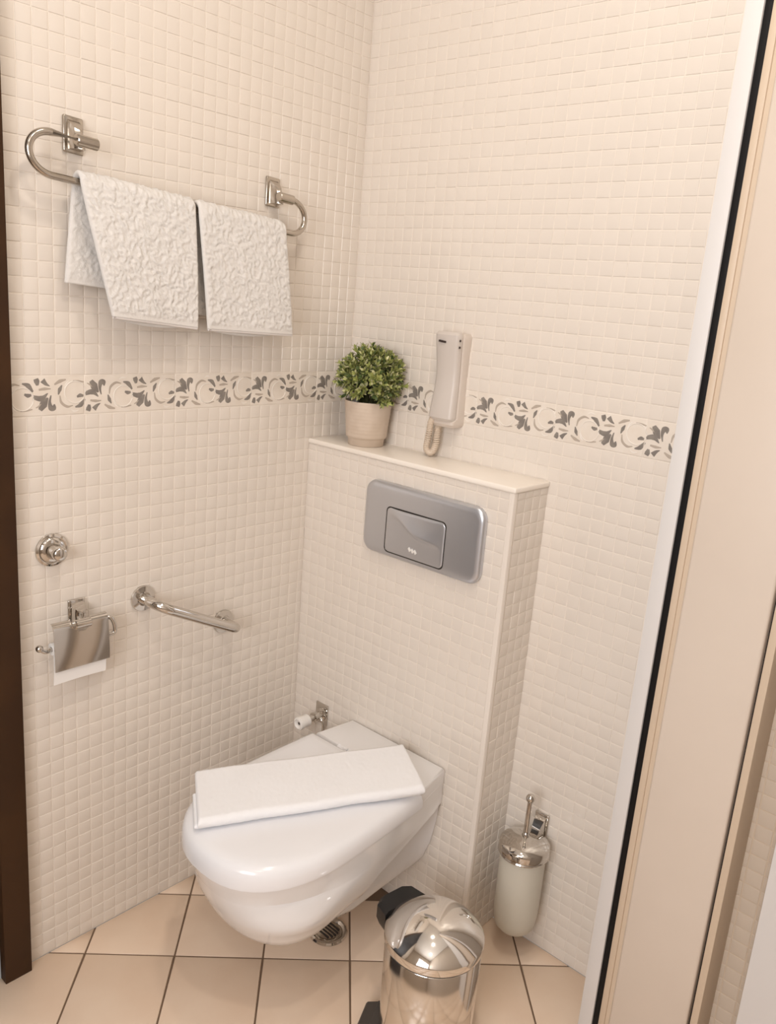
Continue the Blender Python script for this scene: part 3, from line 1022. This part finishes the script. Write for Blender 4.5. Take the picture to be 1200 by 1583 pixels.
# grab bar
t = thing('grab_bar', (0, -17, 24.5), 'chrome grab bar with two round flanges on the left wall', 'grab bar')
GA, GB = V(0.05, -20.65, 26.95), V(0.05, -13.15, 23.25)
for g in (GA, GB):
    MB().lathe(g, (1, 0, 0), [(0, 0), (0.98, 0), (1.0, 0.08), (0.95, 0.2), (0.55, 0.26), (0.5, 0.34), (0, 0.34)], 40).build('flange', 'chrome', t)
d = (GB - GA)
off = V(2.35, 0, 0)
pth = [GA, GA + V(1.0, 0, 0), GA + V(1.6, 0, 0) + d * 0.012, GA + V(2.05, 0, 0) + d * 0.05, GA + V(2.3, 0, 0) + d * 0.11, GA + off + d * 0.2,
       GB + off - d * 0.2, GB + V(2.3, 0, 0) - d * 0.09, GB + V(2.05, 0, 0) - d * 0.035, GB + V(1.6, 0, 0) - d * 0.006, GB + V(1.0, 0, 0), GB]
MB().tube(spline(pth, 6), 0.40, 20).build('bar', 'chrome', t)

# ------------------------------------------------------------------ ledge: potted plant, telephone
LZ = CH + 0.42
PC = V(4.45, -2.1, LZ)
t = thing('potted_plant', PC, 'small green bushy plant in a beige ribbed pot on the ledge', 'plant')
prof = [(0, 0), (1.42, 0), (1.5, 0.05), (1.53, 0.55), (1.62, 0.66), (1.70, 0.72)]
for i in range(9):
    z = 0.8 + i * 0.3
    r = 1.72 + 0.24 * (i / 9)
    prof += [(r, z), (r + 0.018, z + 0.10), (r + 0.005, z + 0.22)]
prof += [(1.97, 3.55), (1.98, 3.68), (1.94, 3.72), (1.86, 3.68), (1.82, 3.35), (0, 3.35)]
MB().lathe(PC, (0, 0, 1), prof, 56).build('pot', 'pot', t, angle=60)
mb = MB()
mb.lathe(PC, (0, 0, 1), [(1.82, 3.36), (1.5, 3.45), (0, 3.52)], 32)
mb.build('soil', 'soil', t)
rr = random.Random(5)
pm = MB()
for i in range(26):
    a = rr.uniform(0, 6.28); r = 1.45 * math.sqrt(rr.random())
    pm.lathe(PC + V(r * math.cos(a), r * math.sin(a), 3.50), (0, 0, 1), [(0, -0.06), (0.13, 0), (0.1, 0.09), (0, 0.12)], 7)
stuff(pm.build('pebbles', 'pebble', t))
# sprigs: a stem carrying pairs of small leaves; six patterns shared between all of them
def leaf_geo(mb, base, d, up, ln, w):
    d = d.normalized()
    side = d.cross(up)
    if side.length < 1e-3: side = d.cross(Vector((1, 0, 0)))
    side.normalize(); n = side.cross(d)
    k = len(mb.v)
    st = ((0, 0.15, 0), (0.35, 0.9, 0.05), (0.68, 1.0, 0.02), (1.0, 0.12, -0.08))
    for f, ww, b in st:
        c = base + d * ln * f + n * ln * b
        mb.v += [c - side * w * ww / 2 + n * 0.03, c, c + side * w * ww / 2 + n * 0.03]
    for i in range(3):
        for j in range(2):
            a = k + i * 3 + j
            mb.f.append((a, a + 1, a + 4, a + 3))
sprig_meshes = []
for var in range(6):
    rv = random.Random(100 + var)
    mb = MB(); n_leaf = 0
    ln = 1.45
    bend = V(rv.uniform(-.15, .15), rv.uniform(-.15, .15), 0)
    stem_pts = [V(0, 0, 0) + bend * (q * q) + V(0, 0, ln * q) for q in (0, .35, .7, 1)]
    mb.tube(stem_pts, [0.035, 0.03, 0.025, 0.015], 5)
    nstem = len(mb.f)
    for lev in range(6):
        q = 0.30 + 0.70 * lev / 5
        p = bend * (q * q) + V(0, 0, ln * q)
        for kx in range(3 if lev < 5 else 4):
            a = lev * 1.05 + kx * (2.094 if lev < 5 else 1.57) + rv.uniform(-.3, .3)
            el = 0.35 + 0.75 * lev / 5 + rv.uniform(-.2, .2)
            dd = V(math.cos(a) * math.cos(el), math.sin(a) * math.cos(el), math.sin(el))
            leaf_geo(mb, p, dd, V(0, 0, 1), rv.uniform(0.48, 0.70), rv.uniform(0.20, 0.29))
    me = bpy.data.meshes.new('sprig')
    me.from_pydata([v * U for v in mb.v], [], mb.f)
    me.materials.append(M['leaf']); me.materials.append(M['stem']); me.materials.append(M['leaf_pale']); me.materials.append(M['leaf_dark'])
    mi = []
    tone = 0
    for i, f in enumerate(mb.f):
        if i < nstem: mi.append(1); continue
        if (i - nstem) % 6 == 0:
            tone = rv.choices((0, 2, 3), (0.55, 0.25, 0.20))[0]
        mi.append(tone)
    me.polygons.foreach_set('material_index', mi)
    me.polygons.foreach_set('use_smooth', [True] * len(me.polygons))
    sprig_meshes.append(me)
FC = PC + V(0.1, -0.05, 5.45)
stems = MB()
NS = 150
for i in range(NS):
    # directions over a sphere, the lowest ones left out
    zz = 1 - 1.72 * (i + 0.5) / NS
    a = i * 2.39996
    rad = math.sqrt(max(0, 1 - zz * zz))
    d = V(rad * math.cos(a), rad * math.sin(a), zz)
    d = (d + V(rr.uniform(-.15, .15), rr.uniform(-.15, .15), rr.uniform(-.15, .15))).normalized()
    Rr = V(d.x * 1.45, d.y * 1.05, d.z * 1.12) * rr.uniform(0.82, 1.08)
    p = FC + Rr
    tip = p + d * 1.35
    if tip.y > -0.25: 
        p.y -= (tip.y + 0.25)
    o = bpy.data.objects.new('sprig', sprig_meshes[i % 6])
    C.objects.link(o)
    o.parent = t
    up2 = (d + V(0, 0, 0.35)).normalized()
    if up2.y > 0.2 and p.y + up2.y * 1.8 > -0.2:
        up2 = V(up2.x, 0.02, up2.z).normalized()
    q = up2.to_track_quat('Z', 'Y')
    m4 = (q.to_matrix() @ Matrix.Rotation(rr.uniform(0, 6.28), 3, 'Z') @ Matrix.Scale(rr.uniform(0.8, 1.0), 3)).to_4x4()
    m4.translation = (p - PC) * U
    o.matrix_local = m4
    root = PC + V(0.9 * d.x, 0.7 * d.y, 3.5)
    stems.tube([root, (root + p) / 2 + V(0, 0, -0.1), p], 0.035, 5)
stuff(stems.build('stems', 'stem', t))

# telephone: wall cradle, handset, coiled cord
PHX = 11.75
t = thing('wall_telephone', (PHX, 0, 40.7), 'beige wall telephone handset beside the plant above the ledge', 'telephone')
def wavy(zv):
    return 0.0
def side_profile(z, base):
    q = (z - 40.7) / 7.2
    return base + 0.14 * math.sin(q * 6.2 + 0.4)
zs = [40.7 + 7.2 * i / 30 for i in range(31)]
def body(mb, xw0, xw1, y0f, y1f, z0, z1, n=30, r=0.2, xc=PHX):
    rings = []
    for i in range(n + 1):
        z = z0 + (z1 - z0) * i / n
        e = min(i, n - i) / n * (z1 - z0)
        sh = 0.0 if e > 0.3 else 0.3 - math.sqrt(max(0, 0.09 - (0.3 - e) ** 2))
        ya, yb = y0f(z) , y1f(z) + sh * 0.6
        hw = xw0(z) - sh * 0.5
        cx = xc + xw1(z)
        rr_ = min(r, hw * 0.6)
        ring = [(cx - hw, ya, z), (cx - hw, yb + rr_, z), (cx - hw + rr_ * 0.35, yb + rr_ * 0.35, z), (cx - hw + rr_, yb, z), (cx, yb - 0.05, z), (cx + hw - rr_, yb, z), (cx + hw - rr_ * 0.35, yb + rr_ * 0.35, z), (cx + hw, yb + rr_, z), (cx + hw, ya, z)]
        rings.append(ring)
    mb.loft(rings)
    return mb
Q7 = lambda z: (z - 40.7) / 7.2
# cradle: near the wall, slight waist in its side view
body(MB(), lambda z: 1.10 + 0.05 * math.cos(Q7(z) * 6.28), lambda z: 0.05, lambda z: -0.03,
     lambda z: -0.95 - 0.12 * math.cos(Q7(z) * 6.28) - (0.42 if z < 41.15 else 0), 40.62, 47.85).build('cradle', 'phone', t, angle=35)
# handset
hs = body(MB(), lambda z: 1.10 + 0.07 * math.cos(Q7(z) * 6.28 * 0.9), lambda z: 0.0, lambda z: -1.02 - 0.10 * math.cos(Q7(z) * 6.28) - 0.03,
     lambda z: -1.62 - 0.16 * math.cos(Q7(z) * 6.28 - 0.2) , 41.1, 47.95, r=0.25).build('handset', 'phone_face', t, angle=35)
mb = MB()
for i in range(5):
    x = PHX - 0.62 + i * 0.14
    mb.box((x, -1.87, 47.14 - 0.012 * i), (x + 0.11, -1.74, 47.30 - 0.012 * i))
mb.build('dark_logo', 'phone_dark', hs, smooth=False)
mb = MB()
for z in (47.35, 46.85):
    mb.box((PHX + 1.12, -1.52, z - 0.08), (PHX + 1.22, -1.42, z + 0.08))
mb.build('side_button', 'phone_dark', hs, smooth=False)
# coiled cord: loop hanging from the lower left end down to the ledge
cp = spline([(PHX - 0.85, -1.45, 41.15), (PHX - 0.98, -1.48, 40.75), (PHX - 1.1, -1.4, 40.1), (PHX - 1.28, -1.3, 39.3), (PHX - 1.38, -1.25, 38.65), (PHX - 1.15, -1.15, 38.32), (PHX - 0.85, -1.05, 38.45),
             (PHX - 0.66, -1.0, 39.0), (PHX - 0.6, -1.0, 39.8), (PHX - 0.62, -0.95, 40.45), (PHX - 0.7, -0.85, 40.8)], 40)
turns = 46
N = len(cp)
hel = []
X = None
mbt = MB()
for i, p in enumerate(cp):
    d = (cp[min(i + 1, N - 1)] - cp[max(i - 1, 0)]).normalized()
    if X is None: X, Y = mbt.frame(d)
    else:
        X = (X - d * X.dot(d)).normalized(); Y = d.cross(X)
    a = 2 * math.pi * turns * i / (N - 1)
    hel.append(p + (X * math.cos(a) + Y * math.sin(a)) * 0.19)
MB().tube(hel, 0.085, 6).build('coiled_cord', 'cord', t)

# ------------------------------------------------------------------ angle valve beside the toilet
VC = V(3.75, -CD - 0.07, 13.35)
t = thing('angle_valve', VC, 'small chrome valve with white knob beside the toilet in the corner', 'valve')
MB().box(VC + V(-0.75, -0.12, -0.9), VC + V(0.75, 0.02, 1.05), 0.05).build('wall_plate', 'chrome', t)
MB().lathe(VC, (0, -1, 0), [(0, 0.1), (0.62, 0.1), (0.6, 0.22), (0.36, 0.3), (0.32, 0.75), (0.44, 0.8), (0.44, 1.1), (0.28, 1.15), (0.26, 1.5), (0.36, 1.55), (0.36, 1.8), (0, 1.8)], 28).build('valve_body', 'chrome', t, angle=40)
MB().lathe(VC, (0, -1, 0), [(0, 1.78), (0.50, 1.78), (0.56, 1.86), (0.52, 2.2), (0.60, 2.75), (0.56, 2.92), (0.42, 2.98), (0.36, 2.86), (0.16, 2.84), (0.14, 2.6), (0, 2.6)], 28).build('knob', 'white_plastic', t, angle=40)
MB().tube([VC + V(0, -2.62, 0), VC + V(0, -2.80, 0)], 0.13, 12).build('knob_screw', 'phone_dark', t)
hp = spline([VC + V(0.1, -0.55, -0.1), VC + V(0.45, -0.62, -0.1), VC + V(0.72, -0.58, -0.45), VC + V(0.72, -0.5, -1.1), VC + V(0.5, -0.45, -1.9), VC + V(0.45, -0.45, -3.0), VC + V(0.9, -0.45, -4.2), VC + V(2.5, -0.4, -5.0)], 8)
MB().tube(hp, 0.13, 10).build('hose', 'chrome', t)

# ------------------------------------------------------------------ floor drain under the toilet
DC = V(12.95, -11.55, 0.0)
t = thing('floor_drain', DC, 'round chrome floor drain cover under the toilet', 'drain')
MB().lathe(DC, (0, 0, 1), [(0, 0.02), (1.55, 0.02), (1.58, 0.1), (1.5, 0.26), (1.34, 0.30), (1.2, 0.22), (1.12, 0.1), (0, 0.1)], 48).build('ring', 'chrome', t)
MB().lathe(DC, (0, 0, 1), [(0, 0.1), (0.98, 0.1), (0.96, 0.24), (0.6, 0.3), (0, 0.32)], 40).build('cover', 'brushed', t)
mb = MB()
for k in range(-2, 3):
    w = math.sqrt(max(0, 0.8 - (k * 0.3) ** 2))
    mb.box(DC + V(-w, k * 0.3 - 0.06, 0.26), DC + V(w, k * 0.3 + 0.06, 0.34))
mb.build('slots', 'satin_gap', t, smooth=False)

# ------------------------------------------------------------------ pedal bin
BC = V(24.85, -13.75, 0)
t = thing('pedal_bin', BC, 'round mirror steel pedal bin with domed lid in front', 'bin')
R0 = 3.32
MB().lathe(BC, (0, 0, 1), [(0, 0.05), (R0 - 0.2, 0.05), (R0 - 0.12, 0.4), (R0 - 0.02, 8.35), (R0 - 0.10, 8.42), (R0 - 0.3, 8.45)], 96).build('body', 'steel_body', t, angle=50)
MB().lathe(BC, (0, 0, 1), [(R0 - 0.05, 0.0), (R0 + 0.02, 0.08), (R0 - 0.04, 0.42), (R0 - 0.3, 0.45), (0, 0.45)], 64).build('base_ring', 'greyplastic', t)
MB().lathe(BC, (0, 0, 1), [(0, 8.42), (R0 - 0.02, 8.42), (R0 - 0.0, 8.50), (R0 - 0.1, 8.58), (0, 8.58)], 64).build('rim_seal', 'black', t)
pr = [(R0 - 0.04, 8.56), (R0 + 0.05, 8.56), (R0 + 0.06, 8.62), (R0 + 0.06, 9.05), (R0 + 0.02, 9.14)]
Hd, Rd = 1.65, R0 + 0.02
Rs = (Rd * Rd + Hd * Hd) / (2 * Hd)
for i in range(1, 25):
    r = Rd * (1 - i / 24)
    pr.append((r, 9.14 + math.sqrt(Rs * Rs - r * r) - (Rs - Hd)))
MB().lathe(BC, (0, 0, 1), pr, 96).build('lid', 'steel', t, angle=60)
def radial(ang, r, w, z):
    a = math.radians(ang)
    return BC + V(r * math.cos(a) - w * math.sin(a), r * math.sin(a) + w * math.cos(a), z)
HA = 172
hin = []
for z, k in ((7.6, 0.92), (8.2, 1.06), (9.15, 1.06), (9.4, 0.9)):
    hin.append([radial(HA, R0 - 0.35, -1.75 * k, z), radial(HA, R0 + 0.75 * k, -1.55 * k, z), radial(HA, R0 + 1.15 * k, -0.9 * k, z), radial(HA, R0 + 1.15 * k, 0.9 * k, z), radial(HA, R0 + 0.75 * k, 1.55 * k, z), radial(HA, R0 - 0.35, 1.75 * k, z)])
MB().loft(hin).build('hinge', 'black', t, angle=25)
PA = 205
mb = MB()
def wed(r, z0, z1, w): return [radial(PA, r, -w, z0), radial(PA, r, w, z0), radial(PA, r, w, z1), radial(PA, r, -w, z1)]
mb.loft([wed(R0 - 0.5, 0.05, 1.0, 1.1), wed(R0 + 0.35, 0.05, 1.05, 1.1), wed(R0 + 0.4, 0.05, 1.0, 1.05), wed(R0 + 1.15, 0.03, 0.75, 1.0), wed(R0 + 1.25, 0.06, 0.62, 0.95)])
mb.build('pedal', 'greyplastic', t, angle=25)

# ------------------------------------------------------------------ toilet brush on the back wall
KX, KY = 24.5, -2.4
t = thing('brush_holder', (KX, 0, 2), 'wall-mounted frosted glass brush cup with chrome bracket by the cistern', 'brush holder')
MB().box((KX - 0.62, -0.26, 9.6), (KX + 0.62, -0.04, 11.85), 0.1, 3).build('wall_plate', 'chrome', t)
def kp(y, hw, za, zb): return [(KX - hw, y, za), (KX + hw, y, za), (KX + hw, y, zb), (KX - hw, y, zb)]
MB().loft([kp(-0.2, 0.46, 9.7, 11.65), kp(-0.55, 0.42, 9.75, 11.45), kp(-0.95, 0.36, 9.8, 10.9), kp(-1.1, 0.3, 9.8, 10.4)]).build('boss', 'chrome', t, angle=40)
zr = 9.4
MB().lathe((KX, KY, zr), (0, 0, 1), [(1.76, 0), (1.93, 0.02), (1.98, 0.12), (1.93, 0.22), (1.76, 0.22)], 56).build('holding_ring', 'chrome', t)
MB().tube(spline([(KX, -0.9, 9.9), (KX, -1.0, 9.8), (KX, -0.85, 9.65), (KX, -0.62, zr + 0.1)], 5), 0.22, 12).build('ring_arm', 'chrome', t)
zb = 2.35
pr = [(0, zb), (0.7, zb + 0.06), (1.2, zb + 0.28), (1.55, zb + 0.7), (1.68, zb + 1.3), (1.74, zb + 2.2), (1.76, zr + 0.35), (1.62, zr + 0.35), (1.58, zb + 2.0), (1.4, zb + 0.9), (0.9, zb + 0.35), (0, zb + 0.2)]
MB().lathe((KX, KY, 0), (0, 0, 1), pr, 56).build('glass_cup', 'frosted', t, angle=60)
tb = thing('toilet_brush', (KX, KY, 3), 'chrome toilet brush handle and domed lid topping the frosted cup', 'toilet brush')
MB().lathe((KX, KY, zr + 0.24), (0, 0, 1), [(1.7, 0), (1.94, 0.0), (1.96, 0.08), (1.94, 0.62), (1.86, 0.72), (1.5, 0.92), (1.0, 1.09), (0.45, 1.19), (0.3, 1.25), (0, 1.26)], 56).build('lid', 'chrome', tb, angle=45)
zt2 = zr + 1.45
MB().lathe((KX, KY, zt2), (0, 0, 1), [(0.3, 0), (0.3, 0.12), (0.2, 0.3), (0.24, 0.5), (0.2, 0.62), (0.2, 2.95), (0.26, 3.07), (0, 3.15)], 24).build('handle', 'chrome', tb, angle=40)
MB().sphere((KX, KY, zt2 + 3.27), 0.36, 24).build('knob', 'chrome', tb)
MB().tube([(KX, KY, 4.0), (KX, KY, zr + 1.0)], 0.18, 12).build('shaft', 'white_plastic', tb)
MB().lathe((KX, KY, 3.0), (0, 0, 1), [(0, 0), (0.8, 0.1), (1.15, 0.6), (1.2, 1.6), (0.95, 2.3), (0.2, 2.5)], 24).build('bristles', 'white_plastic', tb)

# ------------------------------------------------------------------ ceiling downlights
for i, ((lx, ly), power) in enumerate(DOWNLIGHTS):
    lab = ('round recessed ceiling downlight over the bin', 'middle one of the three round recessed ceiling downlights', 'round recessed ceiling downlight nearest the added window')[i]
    t = thing('ceiling_downlight', (lx, ly, ROOM_Z), lab, 'lamp', 'recessed ceiling downlights')
    MB().lathe((lx, ly, ROOM_Z - 0.01), (0, 0, -1), [(1.5, 0), (1.95, 0.02), (1.9, 0.16), (1.55, 0.2), (1.5, 0.0)], 40).build('trim_ring', 'chrome', t)
    MB().lathe((lx, ly, ROOM_Z - 0.05), (0, 0, -1), [(0, 0.04), (1.5, 0.04), (1.5, 0.0), (0, 0.0)], 32).build('lens', 'lamp', t)
    ld = bpy.data.lights.new('downlight', 'AREA')
    ld.shape = 'DISK'; ld.size = 3.6 * U
    ld.energy = power; ld.color = LAMP_COL
    lo = bpy.data.objects.new('downlight', ld)
    C.objects.link(lo)
    lo.parent = t
    lo.location = (0, 0, -0.3 * U)

for o in bpy.data.objects:
    if '_o' in o: del o['_o']
